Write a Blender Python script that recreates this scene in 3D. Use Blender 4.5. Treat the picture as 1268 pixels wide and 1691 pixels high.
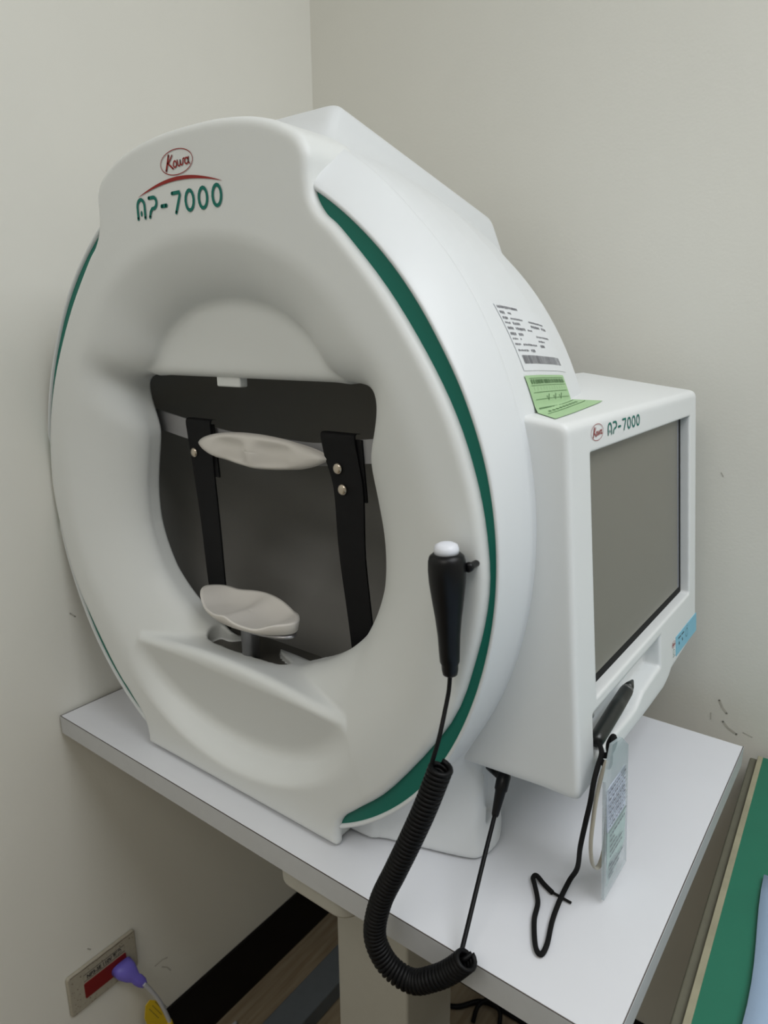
import bpy, bmesh, math, random
import numpy as np
from mathutils import Vector, Matrix, Quaternion
random.seed(7); np.random.seed(7)
for o in list(bpy.data.objects): bpy.data.objects.remove(o)
SC = bpy.context.scene
COL = SC.collection
H = 0.78                      # height of the table top; world z = 0 is the floor
PI = math.pi

# ------------------------------------------------------------------ camera
cam_d = bpy.data.cameras.new('camera'); cam = bpy.data.objects.new('camera', cam_d); COL.objects.link(cam)
Rm = Matrix(((0.798684, 0.601698, -0.007968), (0.143422, -0.203202, -0.968576), (-0.584409, 0.772443, -0.248591)))
right, down, fwd = Vector(Rm[0]), Vector(Rm[1]), Vector(Rm[2])
M = Matrix((right, -down, -fwd)).transposed().to_4x4()
M.translation = Vector((0.914404, -0.432328, 0.529646 + H))
cam.matrix_world = M
cam_d.sensor_fit = 'VERTICAL'; cam_d.sensor_height = 36.0; cam_d.lens = 1143.85 / 1691 * 36.0
cam_d.clip_start = 0.02
cam_d.dof.use_dof = True; cam_d.dof.focus_distance = 0.74; cam_d.dof.aperture_fstop = 7.0
SC.camera = cam

# ------------------------------------------------------------------ world, light, exposure
w = bpy.data.worlds.new('world'); SC.world = w; w.use_nodes = True
w.node_tree.nodes['Background'].inputs[0].default_value = (0.93, 0.96, 1.0, 1)
w.node_tree.nodes['Background'].inputs[1].default_value = 0.44
SC.view_settings.view_transform = 'Standard'; SC.view_settings.look = 'None'
SC.view_settings.exposure = 0.0; SC.view_settings.gamma = 1.0
SC.view_settings.use_curve_mapping = False

def area(name, loc, size, power, col, rot=(0, 0, 0)):
    l = bpy.data.lights.new(name, 'AREA'); l.shape = 'RECTANGLE'; l.size, l.size_y = size
    l.energy = power; l.color = col
    o = bpy.data.objects.new(name, l); COL.objects.link(o); o.location = loc; o.rotation_euler = rot
    return o
area('ceiling_light_lamp', (1.75, -0.05, 2.58), (1.2, 1.2), 25, (0.93, 0.96, 1.0))
area('ceiling_light_lamp', (0.85, -1.6, 2.58), (1.1, 1.1), 14, (1.0, 0.97, 0.92))

# ------------------------------------------------------------------ materials
def mat(name, col, rough=0.5, spec=0.5, metal=0.0, noise=0.0, nscale=60, bump=0.0, bscale=400, alpha=1.0, trans=0.0, coat=0.0):
    m = bpy.data.materials.new(name); m.use_nodes = True; nt = m.node_tree
    b = nt.nodes['Principled BSDF']
    b.inputs['Base Color'].default_value = (*col, 1); b.inputs['Roughness'].default_value = rough
    b.inputs['Metallic'].default_value = metal; b.inputs['Specular IOR Level'].default_value = spec
    b.inputs['Alpha'].default_value = alpha; b.inputs['Transmission Weight'].default_value = trans
    b.inputs['Coat Weight'].default_value = coat
    tc = nt.nodes.new('ShaderNodeTexCoord')
    if noise > 0:
        n = nt.nodes.new('ShaderNodeTexNoise'); n.inputs['Scale'].default_value = nscale; n.inputs['Detail'].default_value = 4
        nt.links.new(tc.outputs['Object'], n.inputs['Vector'])
        mx = nt.nodes.new('ShaderNodeMix'); mx.data_type = 'RGBA'
        mx.inputs['A'].default_value = (*[c * (1 - noise) for c in col], 1)
        mx.inputs['B'].default_value = (*[min(1, c * (1 + noise)) for c in col], 1)
        nt.links.new(n.outputs['Fac'], mx.inputs['Factor']); nt.links.new(mx.outputs['Result'], b.inputs['Base Color'])
    if bump > 0:
        n2 = nt.nodes.new('ShaderNodeTexNoise'); n2.inputs['Scale'].default_value = bscale; n2.inputs['Detail'].default_value = 3
        nt.links.new(tc.outputs['Object'], n2.inputs['Vector'])
        bp = nt.nodes.new('ShaderNodeBump'); bp.inputs['Strength'].default_value = bump; bp.inputs['Distance'].default_value = 0.001
        nt.links.new(n2.outputs['Fac'], bp.inputs['Height']); nt.links.new(bp.outputs['Normal'], b.inputs['Normal'])
    return m
M_WALL_L = mat('painted_wall_plaster', (0.78, 0.77, 0.71), 0.75, 0.3, noise=0.03, nscale=5, bump=0.15, bscale=250)
M_WALL_B = mat('painted_wall_plaster_back', (0.76, 0.75, 0.69), 0.7, 0.3, noise=0.03, nscale=6, bump=0.15, bscale=250)
M_CEIL = mat('ceiling_paint', (0.75, 0.75, 0.73), 0.9, noise=0.02)
M_BASE = mat('black_vinyl_skirting', (0.006, 0.005, 0.005), 0.5, 0.2, noise=0.2)
M_SHELL = mat('matte_white_plastic', (0.72, 0.745, 0.76), 0.38, 0.45, bump=0.05, bscale=1500)
M_PANEL = mat('matte_white_plastic_front', (0.74, 0.76, 0.75), 0.42, 0.4, bump=0.05, bscale=1500)
M_MON = mat('matte_white_plastic_monitor', (0.74, 0.76, 0.76), 0.4, 0.45, bump=0.05, bscale=1500)
M_GREEN = mat('teal_green_paint', (0.008, 0.155, 0.115), 0.45, 0.3, noise=0.04)
M_PGREEN = mat('teal_print', (0.01, 0.16, 0.125), 0.6, 0.2, noise=0.02)
M_PRED = mat('red_print', (0.30, 0.03, 0.025), 0.6, 0.2, noise=0.02)
M_BOWL = mat('shade_darkened_bowl', (0.27, 0.265, 0.25), 0.36, 0.35, noise=0.02)  # light grey bowl; the dimness inside is put into its colour
M_PAD = mat('ivory_silicone_rest', (0.72, 0.69, 0.65), 0.4, 0.45, noise=0.02, nscale=20)
M_STEEL = mat('brushed_steel', (0.42, 0.42, 0.44), 0.33, 0.5, metal=0.85, noise=0.05, nscale=120)
M_ARM = mat('grey_metal_band', (0.30, 0.30, 0.31), 0.4, 0.5, metal=0.0, noise=0.05)
M_PLATE = mat('dark_grey_plate', (0.10, 0.095, 0.085), 0.5, 0.3, noise=0.05)
M_BLACK = mat('black_plastic', (0.003, 0.003, 0.004), 0.35, 0.28, noise=0.1)
M_RUBBER = mat('black_rubber', (0.002, 0.002, 0.0025), 0.48, 0.2, noise=0.1)
M_STRAP = mat('black_leather_strap', (0.004, 0.004, 0.005), 0.7, 0.25, noise=0.1, bump=0.1)
M_CORD = mat('black_woven_cord', (0.006, 0.006, 0.006), 0.8, 0.2, noise=0.2, bump=0.4, bscale=1800)
M_BTN = mat('white_button', (0.72, 0.74, 0.80), 0.35, 0.5, noise=0.01)
M_RIVET = mat('nickel_rivet', (0.55, 0.48, 0.40), 0.25, 0.5, metal=0.9, noise=0.02)
M_LCD = mat('lcd_panel_off', (0.175, 0.168, 0.140), 0.28, 0.5, noise=0.02, nscale=8)  # grey-brown base colour stands in for the wall mirrored in the glass
M_FRAME = mat('black_gasket', (0.003, 0.003, 0.003), 0.6, 0.15, noise=0.05)
M_TOP = mat('white_laminate', (0.70, 0.71, 0.74), 0.42, 0.45, noise=0.012, nscale=30)
M_EDGE = mat('grey_edge_banding', (0.52, 0.53, 0.54), 0.5, 0.4, noise=0.04, nscale=90)
M_SEAM = mat('brown_seam', (0.07, 0.055, 0.045), 0.7, noise=0.1)
M_LEGPAINT = mat('beige_powder_coat', (0.46, 0.45, 0.40), 0.5, 0.4, noise=0.03, bump=0.1, bscale=700)
M_FOOT = mat('blue_grey_steel_base', (0.12, 0.14, 0.16), 0.5, 0.4, noise=0.08)
M_PLASTICBEIGE = mat('aged_outlet_plate', (0.38, 0.35, 0.28), 0.5, 0.4, noise=0.12, nscale=160)
M_DIRT = mat('brown_grime', (0.10, 0.065, 0.035), 0.9, noise=0.2)
M_SOCKET = mat('dark_red_socket', (0.19, 0.012, 0.012), 0.5, 0.3, noise=0.1)
M_PURPLE = mat('violet_plug_plastic', (0.16, 0.13, 0.55), 0.4, 0.4, noise=0.04)
M_WCABLE = mat('white_cable_jacket', (0.55, 0.56, 0.60), 0.45, 0.4, noise=0.03)
M_YELLOW = mat('yellow_warning_tag', (0.72, 0.50, 0.02), 0.5, 0.4, noise=0.05)
M_INK = mat('dark_ink', (0.03, 0.028, 0.028), 0.7, noise=0.1)
M_INKG = mat('grey_ink', (0.20, 0.20, 0.22), 0.7, noise=0.1)
M_INKD = mat('green_label_ink', (0.10, 0.20, 0.085), 0.7, noise=0.1)
M_LABEL = mat('clear_white_label', (0.73, 0.755, 0.775), 0.38, 0.5, noise=0.01)
M_GLABEL = mat('green_label_paper', (0.37, 0.56, 0.31), 0.5, 0.3, noise=0.03)
M_BLUE = mat('light_blue_sticker', (0.20, 0.50, 0.66), 0.4, 0.4, noise=0.02)
M_CARD = mat('pale_green_card', (0.50, 0.62, 0.60), 0.6, noise=0.03)
M_CARDW = mat('pale_lilac_card', (0.64, 0.69, 0.80), 0.6, noise=0.03)
M_SLEEVE = mat('clear_vinyl_sleeve', (0.55, 0.63, 0.66), 0.2, 0.5, alpha=0.45, noise=0.02)
M_BEIGESTRAP = mat('beige_rubber_loop', (0.42, 0.39, 0.32), 0.5, noise=0.03)
M_PEN = mat('dark_stylus_barrel', (0.013, 0.015, 0.014), 0.3, 0.5, noise=0.1)
M_PENTIP = mat('grey_stylus_tip', (0.10, 0.10, 0.095), 0.35, 0.5, noise=0.1)
M_DESKG = mat('green_vinyl_mat', (0.014, 0.148, 0.088), 0.45, 0.4, noise=0.10, nscale=14, bump=0.1, bscale=300)
M_DESKW = mat('worn_wood_edge', (0.30, 0.28, 0.19), 0.6, noise=0.25, nscale=35)
M_DESKS = mat('dull_olive_side', (0.125, 0.12, 0.085), 0.7, noise=0.15, nscale=60)
M_SHEET = mat('pale_blue_sheet', (0.34, 0.45, 0.60), 0.8, 0.2, noise=0.03, bump=0.2, bscale=500)
M_DARK = mat('dark_recess', (0.01, 0.01, 0.01), 0.8, noise=0.05)
M_SCUFF = mat('wall_scuff', (0.52, 0.505, 0.45), 0.9, noise=0.1)

def floor_mat():
    m = mat('wood_vinyl_floor', (0.30, 0.245, 0.165), 0.45, 0.4)
    nt = m.node_tree; b = nt.nodes['Principled BSDF']
    tc = nt.nodes.new('ShaderNodeTexCoord'); mp = nt.nodes.new('ShaderNodeMapping')
    mp.inputs['Scale'].default_value = (60, 4, 1)
    n = nt.nodes.new('ShaderNodeTexNoise'); n.inputs['Scale'].default_value = 1.5; n.inputs['Detail'].default_value = 5
    nt.links.new(tc.outputs['Object'], mp.inputs[0]); nt.links.new(mp.outputs[0], n.inputs['Vector'])
    cr = nt.nodes.new('ShaderNodeValToRGB')
    cr.color_ramp.elements[0].color = (0.24, 0.18, 0.115, 1); cr.color_ramp.elements[1].color = (0.36, 0.30, 0.21, 1)
    cr.color_ramp.elements[0].position = 0.3; cr.color_ramp.elements[1].position = 0.7
    nt.links.new(n.outputs['Fac'], cr.inputs[0])
    nt.links.new(cr.outputs[0], b.inputs['Base Color'])
    return m
M_FLOOR = floor_mat()

# ------------------------------------------------------------------ helpers
def tag(o, label=None, cat=None, group=None, kind=None):
    if label: o['label'] = label
    if cat: o['category'] = cat
    if group: o['group'] = group
    if kind: o['kind'] = kind
    return o
def empty(name, loc, label, cat, group=None):
    o = bpy.data.objects.new(name, None); COL.objects.link(o); o.location = loc; o.empty_display_size = 0.05
    return tag(o, label, cat, group)
def mesh_obj(name, verts, faces, m, parent=None, smooth=True, label=None):
    me = bpy.data.meshes.new(name); me.from_pydata([tuple(map(float, v)) for v in verts], [], [tuple(map(int, f)) for f in faces])
    me.materials.append(m)
    if smooth: me.shade_smooth()
    o = bpy.data.objects.new(name, me); COL.objects.link(o)
    if parent: o.parent = parent
    if label: o['label'] = label
    return o
def bm_obj(name, bm, m, parent=None, smooth=False, label=None, bevel=0.0, seg=3):
    bmesh.ops.recalc_face_normals(bm, faces=bm.faces)
    me = bpy.data.meshes.new(name); bm.to_mesh(me); bm.free()
    ms = m if isinstance(m, (list, tuple)) else [m]
    for q in ms: me.materials.append(q)
    if smooth: me.shade_smooth()
    o = bpy.data.objects.new(name, me); COL.objects.link(o)
    if parent: o.parent = parent
    if label: o['label'] = label
    if bevel > 0:
        b = o.modifiers.new('bevel', 'BEVEL'); b.width = bevel; b.segments = seg; b.limit_method = 'ANGLE'
        me.shade_smooth(); b.harden_normals = True
    return o
def add_box(bm, lo, hi):
    vs = [bm.verts.new((x, y, z)) for x in (lo[0], hi[0]) for y in (lo[1], hi[1]) for z in (lo[2], hi[2])]
    for f in ((0, 1, 3, 2), (4, 6, 7, 5), (0, 4, 5, 1), (2, 3, 7, 6), (0, 2, 6, 4), (1, 5, 7, 3)):
        bm.faces.new([vs[i] for i in f])
    return vs
def box(name, lo, hi, m, parent=None, bevel=0.0, label=None, kind=None):
    bm = bmesh.new(); add_box(bm, lo, hi)
    o = bm_obj(name, bm, m, parent, bevel=bevel, label=label)
    if kind: o['kind'] = kind
    return o
def catmull(P, n=8, closed=False):
    P = [np.array(p, float) for p in P]; out = []; N = len(P)
    rng = range(N) if closed else range(N - 1)
    for i in rng:
        if closed: a, b, c, d = P[i - 1], P[i], P[(i + 1) % N], P[(i + 2) % N]
        else: a, b, c, d = P[max(i - 1, 0)], P[i], P[i + 1], P[min(i + 2, N - 1)]
        for k in range(n):
            t = k / n
            out.append(0.5 * (2 * b + (c - a) * t + (2 * a - 5 * b + 4 * c - d) * t * t + (3 * b - a - 3 * c + d) * t ** 3))
    if not closed: out.append(P[-1])
    return np.array(out)
def frames(P):
    T = np.gradient(P, axis=0); T /= np.linalg.norm(T, axis=1)[:, None] + 1e-12
    n = np.cross(T[0], (0, 0, 1.0))
    if np.linalg.norm(n) < .1: n = np.cross(T[0], (1.0, 0, 0))
    n /= np.linalg.norm(n); Ns = [n]
    for i in range(1, len(P)):
        n = Ns[-1] - T[i] * (Ns[-1] @ T[i]); n /= np.linalg.norm(n); Ns.append(n)
    Ns = np.array(Ns); return T, Ns, np.cross(T, Ns)
def tube_geo(P, r, seg=10, flat=1.0):
    P = np.array(P, float); T, N, B = frames(P); r = np.broadcast_to(r, (len(P),))
    V = []; F = []
    for i in range(len(P)):
        for k in range(seg):
            a = 2 * PI * k / seg; V.append(P[i] + r[i] * (math.cos(a) * N[i] + flat * math.sin(a) * B[i]))
    for i in range(len(P) - 1):
        for k in range(seg):
            k2 = (k + 1) % seg; F.append((i * seg + k, i * seg + k2, (i + 1) * seg + k2, (i + 1) * seg + k))
    F.append(tuple(range(seg))[::-1]); F.append(tuple((len(P) - 1) * seg + k for k in range(seg)))
    return V, F
def tube(name, P, r, m, parent=None, seg=10, label=None, flat=1.0):
    V, F = tube_geo(P, r, seg, flat); return mesh_obj(name, V, F, m, parent, True, label)
def lathe(name, prof, m, parent=None, seg=48, axis='z', label=None, loc=(0, 0, 0), rot=None, caps=True):
    # prof: list of (radius, height)
    V = []; F = []
    for r, h in prof:
        for k in range(seg):
            a = 2 * PI * k / seg; V.append((r * math.cos(a), r * math.sin(a), h))
    for i in range(len(prof) - 1):
        for k in range(seg):
            k2 = (k + 1) % seg; F.append((i * seg + k, i * seg + k2, (i + 1) * seg + k2, (i + 1) * seg + k))
    if caps:
        F.append(tuple(range(seg))[::-1]); F.append(tuple((len(prof) - 1) * seg + k for k in range(seg)))
    V = [Vector(v) for v in V]
    if rot is not None: V = [rot @ v for v in V]
    V = [v + Vector(loc) for v in V]
    return mesh_obj(name, V, F, m, parent, True, label)
def prism(name, pts, z0, z1, m, parent=None, bevel=0.0, label=None, f=None):
    # closed polygon pts (u,v) extruded from z0 to z1 ; f maps (u,v,w)->xyz
    f = f or (lambda u, v, w_: (u, v, w_))
    bm = bmesh.new(); a = [bm.verts.new(f(u, v, z0)) for u, v in pts]; b = [bm.verts.new(f(u, v, z1)) for u, v in pts]
    n = len(pts); bm.faces.new(a[::-1]); bm.faces.new(b)
    for i in range(n): bm.faces.new((a[i], a[(i + 1) % n], b[(i + 1) % n], b[i]))
    return bm_obj(name, bm, m, parent, bevel=bevel, label=label)

# ---- implicit surfaces -> mesh (surface nets)
def sd_poly(px, pz, poly):
    px, pz = np.broadcast_arrays(px, pz)
    d = np.full(px.shape, 1e9, np.float64); inside = np.zeros(px.shape, bool); n = len(poly)
    for i in range(n):
        ax, az = poly[i]; bx, bz = poly[(i + 1) % n]; ex, ez = bx - ax, bz - az
        wx, wz = px - ax, pz - az
        t = np.clip((wx * ex + wz * ez) / (ex * ex + ez * ez + 1e-18), 0, 1)
        d = np.minimum(d, (wx - ex * t) ** 2 + (wz - ez * t) ** 2)
        c = ((az > pz) != (bz > pz))
        with np.errstate(divide='ignore', invalid='ignore'):
            xi = ax + (pz - az) * ex / (ez if abs(ez) > 1e-12 else 1e-12)
        inside ^= c & (px < xi)
    d = np.sqrt(d); return np.where(inside, -d, d)
def smin(a, b, k):
    h = np.clip(0.5 + 0.5 * (b - a) / k, 0, 1); return b * (1 - h) + a * h - k * h * (1 - h)
def smax(a, b, k): return -smin(-a, -b, k)
def rbox(x, y, z, c, h, r=0.0):
    qx, qy, qz = np.abs(x - c[0]) - h[0] + r, np.abs(y - c[1]) - h[1] + r, np.abs(z - c[2]) - h[2] + r
    return np.minimum(np.maximum(np.maximum(qx, qy), qz), 0) + np.sqrt(np.maximum(qx, 0) ** 2 + np.maximum(qy, 0) ** 2 + np.maximum(qz, 0) ** 2) - r
def nets(fn, lo, hi, h, newton=3):
    ax = [np.arange(lo[i], hi[i] + h, h) for i in range(3)]
    F = fn(ax[0][:, None, None], ax[1][None, :, None], ax[2][None, None, :])
    F = np.ascontiguousarray(np.broadcast_to(F, tuple(len(a) for a in ax))).astype(np.float64)
    S = F < 0; nx, ny, nz = S.shape
    cnt = np.zeros((nx - 1, ny - 1, nz - 1), np.int8)
    for i in (0, 1):
        for j in (0, 1):
            for k in (0, 1): cnt += S[i:nx - 1 + i, j:ny - 1 + j, k:nz - 1 + k]
    act = (cnt > 0) & (cnt < 8); idx = np.argwhere(act); I = np.full(act.shape, -1, np.int64); I[act] = np.arange(len(idx))
    acc = np.zeros((len(idx), 3)); num = np.zeros(len(idx)); cs = [(a, b, c) for a in (0, 1) for b in (0, 1) for c in (0, 1)]
    for a in cs:
        for d in range(3):
            if a[d]: continue
            b = list(a); b[d] = 1
            fa = F[idx[:, 0] + a[0], idx[:, 1] + a[1], idx[:, 2] + a[2]]; fb = F[idx[:, 0] + b[0], idx[:, 1] + b[1], idx[:, 2] + b[2]]
            c = (fa < 0) != (fb < 0); t = np.where(c, fa / np.where(c, fa - fb, 1), 0)
            p = np.array(a, float)[None, :] + 0 * acc; p[:, d] += t
            acc += p * c[:, None]; num += c
    V = np.array(lo)[None, :] + h * (idx + acc / num[:, None])
    faces = []
    for d in range(3):
        e1, e2 = [(1, 2), (2, 0), (0, 1)][d]
        sl0 = [slice(None)] * 3; sl1 = [slice(None)] * 3; sl0[d] = slice(0, -1); sl1[d] = slice(1, None)
        A = S[tuple(sl0)]; B = S[tuple(sl1)]; ch = np.argwhere(A != B)
        ok = (ch[:, e1] > 0) & (ch[:, e2] > 0) & (ch[:, e1] < S.shape[e1] - 1) & (ch[:, e2] < S.shape[e2] - 1); ch = ch[ok]
        q = []
        for (o1, o2) in ((-1, -1), (0, -1), (0, 0), (-1, 0)):
            c = ch.copy(); c[:, e1] += o1; c[:, e2] += o2; q.append(I[c[:, 0], c[:, 1], c[:, 2]])
        q = np.stack(q, 1); s = A[ch[:, 0], ch[:, 1], ch[:, 2]]
        q[~s] = q[~s][:, ::-1]; faces.append(q)
    faces = np.concatenate(faces)
    for _ in range(newton):
        e = h * 0.2; x, y, z = V.T
        f0 = fn(x, y, z); g = np.stack([(fn(x + e, y, z) - fn(x - e, y, z)), (fn(x, y + e, z) - fn(x, y - e, z)), (fn(x, y, z + e) - fn(x, y, z - e))], 1) / (2 * e)
        st = -(f0 / (np.sum(g * g, 1) + 1e-6))[:, None] * g; L = np.linalg.norm(st, axis=1)[:, None]
        V = V + st * np.minimum(1, 0.6 * h / (L + 1e-12))
    return V, faces
def nets_obj(name, fn, lo, hi, h, m, parent, label=None, smooth_it=0):
    V, F = nets(fn, lo, hi, h)
    me = bpy.data.meshes.new(name)
    me.vertices.add(len(V)); me.vertices.foreach_set('co', V.astype(np.float32).ravel())
    me.loops.add(F.size); me.loops.foreach_set('vertex_index', F.astype(np.int32).ravel())
    me.polygons.add(len(F)); me.polygons.foreach_set('loop_start', np.arange(0, F.size, 4, dtype=np.int32))
    me.update(calc_edges=True); me.validate(); me.materials.append(m); me.shade_smooth()
    o = bpy.data.objects.new(name, me); COL.objects.link(o)
    if parent: o.parent = parent
    if label: o['label'] = label
    if smooth_it:
        s = o.modifiers.new('soften', 'SMOOTH'); s.iterations = smooth_it; s.factor = 0.5
    return o

# ---- printed marks: flat ink shapes laid on a surface by a mapping f(u,v)->xyz
class Ink:
    def __init__(s): s.V = []; s.F = []
    def quad(s, a, b, c, d):
        n = len(s.V); s.V += [a, b, c, d]; s.F.append((n, n + 1, n + 2, n + 3))
    def rect(s, u0, v0, u1, v1): s.quad((u0, v0), (u1, v0), (u1, v1), (u0, v1))
    def stroke(s, pts, wd, closed=False, cap=True):
        P = np.array(pts, float); n = len(P)
        L = []; R_ = []
        wd = np.broadcast_to(wd, (n,))
        for i in range(n):
            a = P[i - 1] if (i > 0 or closed) else P[i]; b = P[(i + 1) % n] if (i < n - 1 or closed) else P[i]
            t = b - a; t = t / (np.linalg.norm(t) + 1e-12); nn = np.array((-t[1], t[0]))
            L.append(P[i] + nn * wd[i] / 2); R_.append(P[i] - nn * wd[i] / 2)
        for i in range(n if closed else n - 1):
            j = (i + 1) % n; s.quad(tuple(R_[i]), tuple(R_[j]), tuple(L[j]), tuple(L[i]))
        if cap and not closed:
            for e in (0, n - 1): s.disc(P[e], wd[e] / 2)
    def disc(s, c, r, ry=None, n=14):
        k = len(s.V); ry = ry or r
        s.V += [(c[0] + r * math.cos(2 * PI * i / n), c[1] + ry * math.sin(2 * PI * i / n)) for i in range(n)]; s.F.append(tuple(range(k, k + n)))
    def text(s, txt, u, v, size, shear=0.0, squash=1.0, bold=0.0, center=False):
        cu = bpy.data.curves.new('t', 'FONT'); cu.body = txt; cu.size = size; cu.shear = shear; cu.offset = bold
        if center: cu.align_x = 'CENTER'
        ob = bpy.data.objects.new('t', cu); COL.objects.link(ob)
        dg = bpy.context.evaluated_depsgraph_get(); me = bpy.data.meshes.new_from_object(ob.evaluated_get(dg))
        n = len(s.V); s.V += [(u + q.co.x * squash, v + q.co.y) for q in me.vertices]
        s.F += [tuple(n + i for i in p.vertices) for p in me.polygons]
        bpy.data.objects.remove(ob); bpy.data.curves.remove(cu); bpy.data.meshes.remove(me)
    def build(s, name, f, m, parent, label=None):
        return mesh_obj(name, [f(*p) for p in s.V], s.F, m, parent, False, label)
def arc(cx, cy, rx, ry, a0, a1, n=16):
    return [(cx + rx * math.cos(math.radians(a0 + (a1 - a0) * i / n)), cy + ry * math.sin(math.radians(a0 + (a1 - a0) * i / n))) for i in range(n + 1)]
def ap7000(ink, u0, v0, wid, hgt):
    # rounded stroke lettering A P - 7 0 0 0 ; total width wid, height hgt
    w_ = hgt * 0.17; g = wid / 7.0
    def X(i): return u0 + g * i + g * 0.08
    lw = g * 0.80; r = lw / 2 - w_ / 2; t = v0 + hgt - w_ / 2; b = v0 + w_ / 2
    x = X(0); ink.stroke([(x + w_ / 2, b)] + arc(x + lw / 2, t - r * 1.1, r, r * 1.1, 180, 0) + [(x + lw - w_ / 2, b)], w_ * .92)
    ink.disc((x + lw / 2, v0 + hgt * 0.30), w_ * 0.42, hgt * 0.13)
    x = X(1.02); k = hgt * 0.24
    ink.stroke([(x + w_ / 2, t), (x + lw * .5, t)] + arc(x + lw * .55, t - k, lw * .45 - w_ / 2, k, 85, -85) + [(x + lw * .4, t - 2 * k), (x + w_ * .9, t - 2 * k - w_ * .8), (x + w_ / 2, b)], w_ * .92)
    x = X(2.05); ink.stroke([(x + w_ / 2, v0 + hgt * .46), (x + lw * .72 - w_ / 2, v0 + hgt * .46)], w_)
    x = X(2.95); ink.stroke([(x + w_ / 2, t), (x + lw - w_ * .6, t), (x + lw - w_ * .5, t - w_ * .6), (x + lw * .42, b)], w_ * .92)
    for i in (3.98, 4.99, 6.0):
        x = X(i); ink.stroke(arc(x + lw / 2, v0 + hgt / 2, lw / 2 - w_ / 2, hgt / 2 - w_ / 2, 0, 337.5, 15), w_ * .9, closed=True)
def kowa(ink, cu, cv, rx, ry, lw):
    ink.stroke(arc(cu, cv, rx, ry, 0, 348.75, 31), lw, closed=True)
    k = rx / 1.0
    def S(pts, wd=1.0): ink.stroke([(cu + p[0] * k, cv + p[1] * ry * 1.25) for p in pts], lw * 1.9 * wd)
    S([(-.66, -.42), (-.56, .02), (-.46, .50)], 1.5)                                   # K stem
    S([(-.24, .46), (-.42, .14), (-.54, .02)]); S([(-.53, .03), (-.40, -.14), (-.22, -.38)], 1.2)
    S(arc(-.09, -.12, .10, .20, 0, 340, 12), 1.0)                                      # o
    S([(.07, .08), (.09, -.22), (.15, -.30), (.23, -.22), (.25, .05)]); S([(.25, .05), (.27, -.22), (.33, -.28), (.40, -.18), (.43, .10), (.50, .12)])  # w
    S(arc(.63, -.07, .11, .19, 20, 350, 12)); S([(.76, .14), (.73, -.12), (.80, -.26)])   # a

# ------------------------------------------------------------------ the room
def struct(name, lo, hi, m): return box(name, lo, hi, m, kind='structure')
XL = -0.006; YB = 0.585
struct('floor', (XL - .12, -3.2, -0.1), (3.2, YB + .12, 0), M_FLOOR)
struct('wall_left', (XL - .12, -3.2, 0), (XL, YB, 2.62), M_WALL_L)
struct('wall_back', (XL, YB, 0), (3.2, YB + .12, 2.62), M_WALL_B)
struct('wall_front', (XL - .12, -3.32, 0), (3.32, -3.2, 2.62), M_WALL_L)
struct('wall_right', (3.2, -3.2, 0), (3.32, YB + .12, 2.62), M_WALL_L)
struct('ceiling', (XL - .12, -3.2, 2.62), (3.2, YB + .12, 2.74), M_CEIL)
struct('baseboard_left', (XL, -3.2, 0), (XL + .006, YB, 0.128), M_BASE)
struct('baseboard_back', (XL + .006, YB - .006, 0), (3.2, YB, 0.150), M_BASE)
for i, (lx, ly, e) in enumerate(((1.75, -0.05, 0), (0.85, -1.6, 1))):
    lf = empty('ceiling_light', (lx, ly, 2.62), ['square ceiling light panel nearer the corner of the room', 'square ceiling light panel farther out in the room'][i], 'ceiling light')
    box('frame', (-.6, -.6, -.03), (.6, .6, 0), M_CEIL, lf, bevel=.004)
# scuff marks worn into the wall paint
sc = Ink()
for cx, cz, pts in ((.760, H - .004, [(-.006, .014), (-.001, .004), (.006, -.004)]), (.770, H - .028, [(-.008, .006), (0, -.002), (.012, -.008)]), (.745, H - .02, [(0, .006), (.001, -.004)]), (.722, H + .343, [(0, 0), (.003, -.005)]), (.79, H - .03, [(0, 0), (.012, -.003)])):
    sc.stroke([(cx + a, cz + b) for a, b in pts], [.0012 if len(pts) < 3 else .0030] * len(pts))
scb = sc.build('trim_1', lambda u, v: (u, YB - .0004, v), M_SCUFF, None); scb['kind'] = 'structure'
sc = Ink()
for pts in ([(.105, .235), (.120, .236), (.13, .232)], [(.118, .222), (.128, .212), (.134, .20)], [(.035, .925), (.042, .918)], [(-.006, .367), (-.002, .362)]):
    sc.stroke([(a, b) for a, b in pts], .0022)
scl = sc.build('trim_2', lambda u, v: (XL + .0004, u, v), M_SCUFF, None); scl['kind'] = 'structure'

# ------------------------------------------------------------------ instrument table
T = empty('instrument_table', (0.45, 0.25, 0), 'white laminate instrument table on a beige steel column, carrying the large white ring machine', 'table')
def L(x, y, z): return (x - .45, y - .25, z)
box('tabletop', L(0, 0, H - .0265), L(.803, .494, H), M_TOP, T, bevel=0.0006, label='white laminate top')
bm = bmesh.new()
add_box(bm, L(-.0008, -.0012, H - .0275), L(.8038, -.0001, H - .0006)); add_box(bm, L(.8031, -.0008, H - .0275), L(.8042, .4948, H - .0006)); add_box(bm, L(-.0012, -.0008, H - .0275), L(-.0001, .4948, H - .0006))
bm_obj('edge_banding', bm, M_EDGE, T, label='grey edge band')
bm = bmesh.new()
add_box(bm, L(-.001, -.0010, H - .0006), L(.804, -.0002, H + .0001)); add_box(bm, L(.8031, -.0008, H - .0006), L(.8038, .4945, H + .0001)); add_box(bm, L(-.001, -.0008, H - .0006), L(-.0002, .4945, H + .0001))
bm_obj('edge_seam', bm, M_SEAM, T, label='thin brown glue line round the top')
def rrect(x0, y0, x1, y1, r, n=6):
    out = []
    for cx, cy, a in ((x1 - r, y1 - r, 0), (x0 + r, y1 - r, 90), (x0 + r, y0 + r, 180), (x1 - r, y0 + r, 270)):
        out += arc(cx, cy, r, r, a, a + 90, n)
    return out
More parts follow.
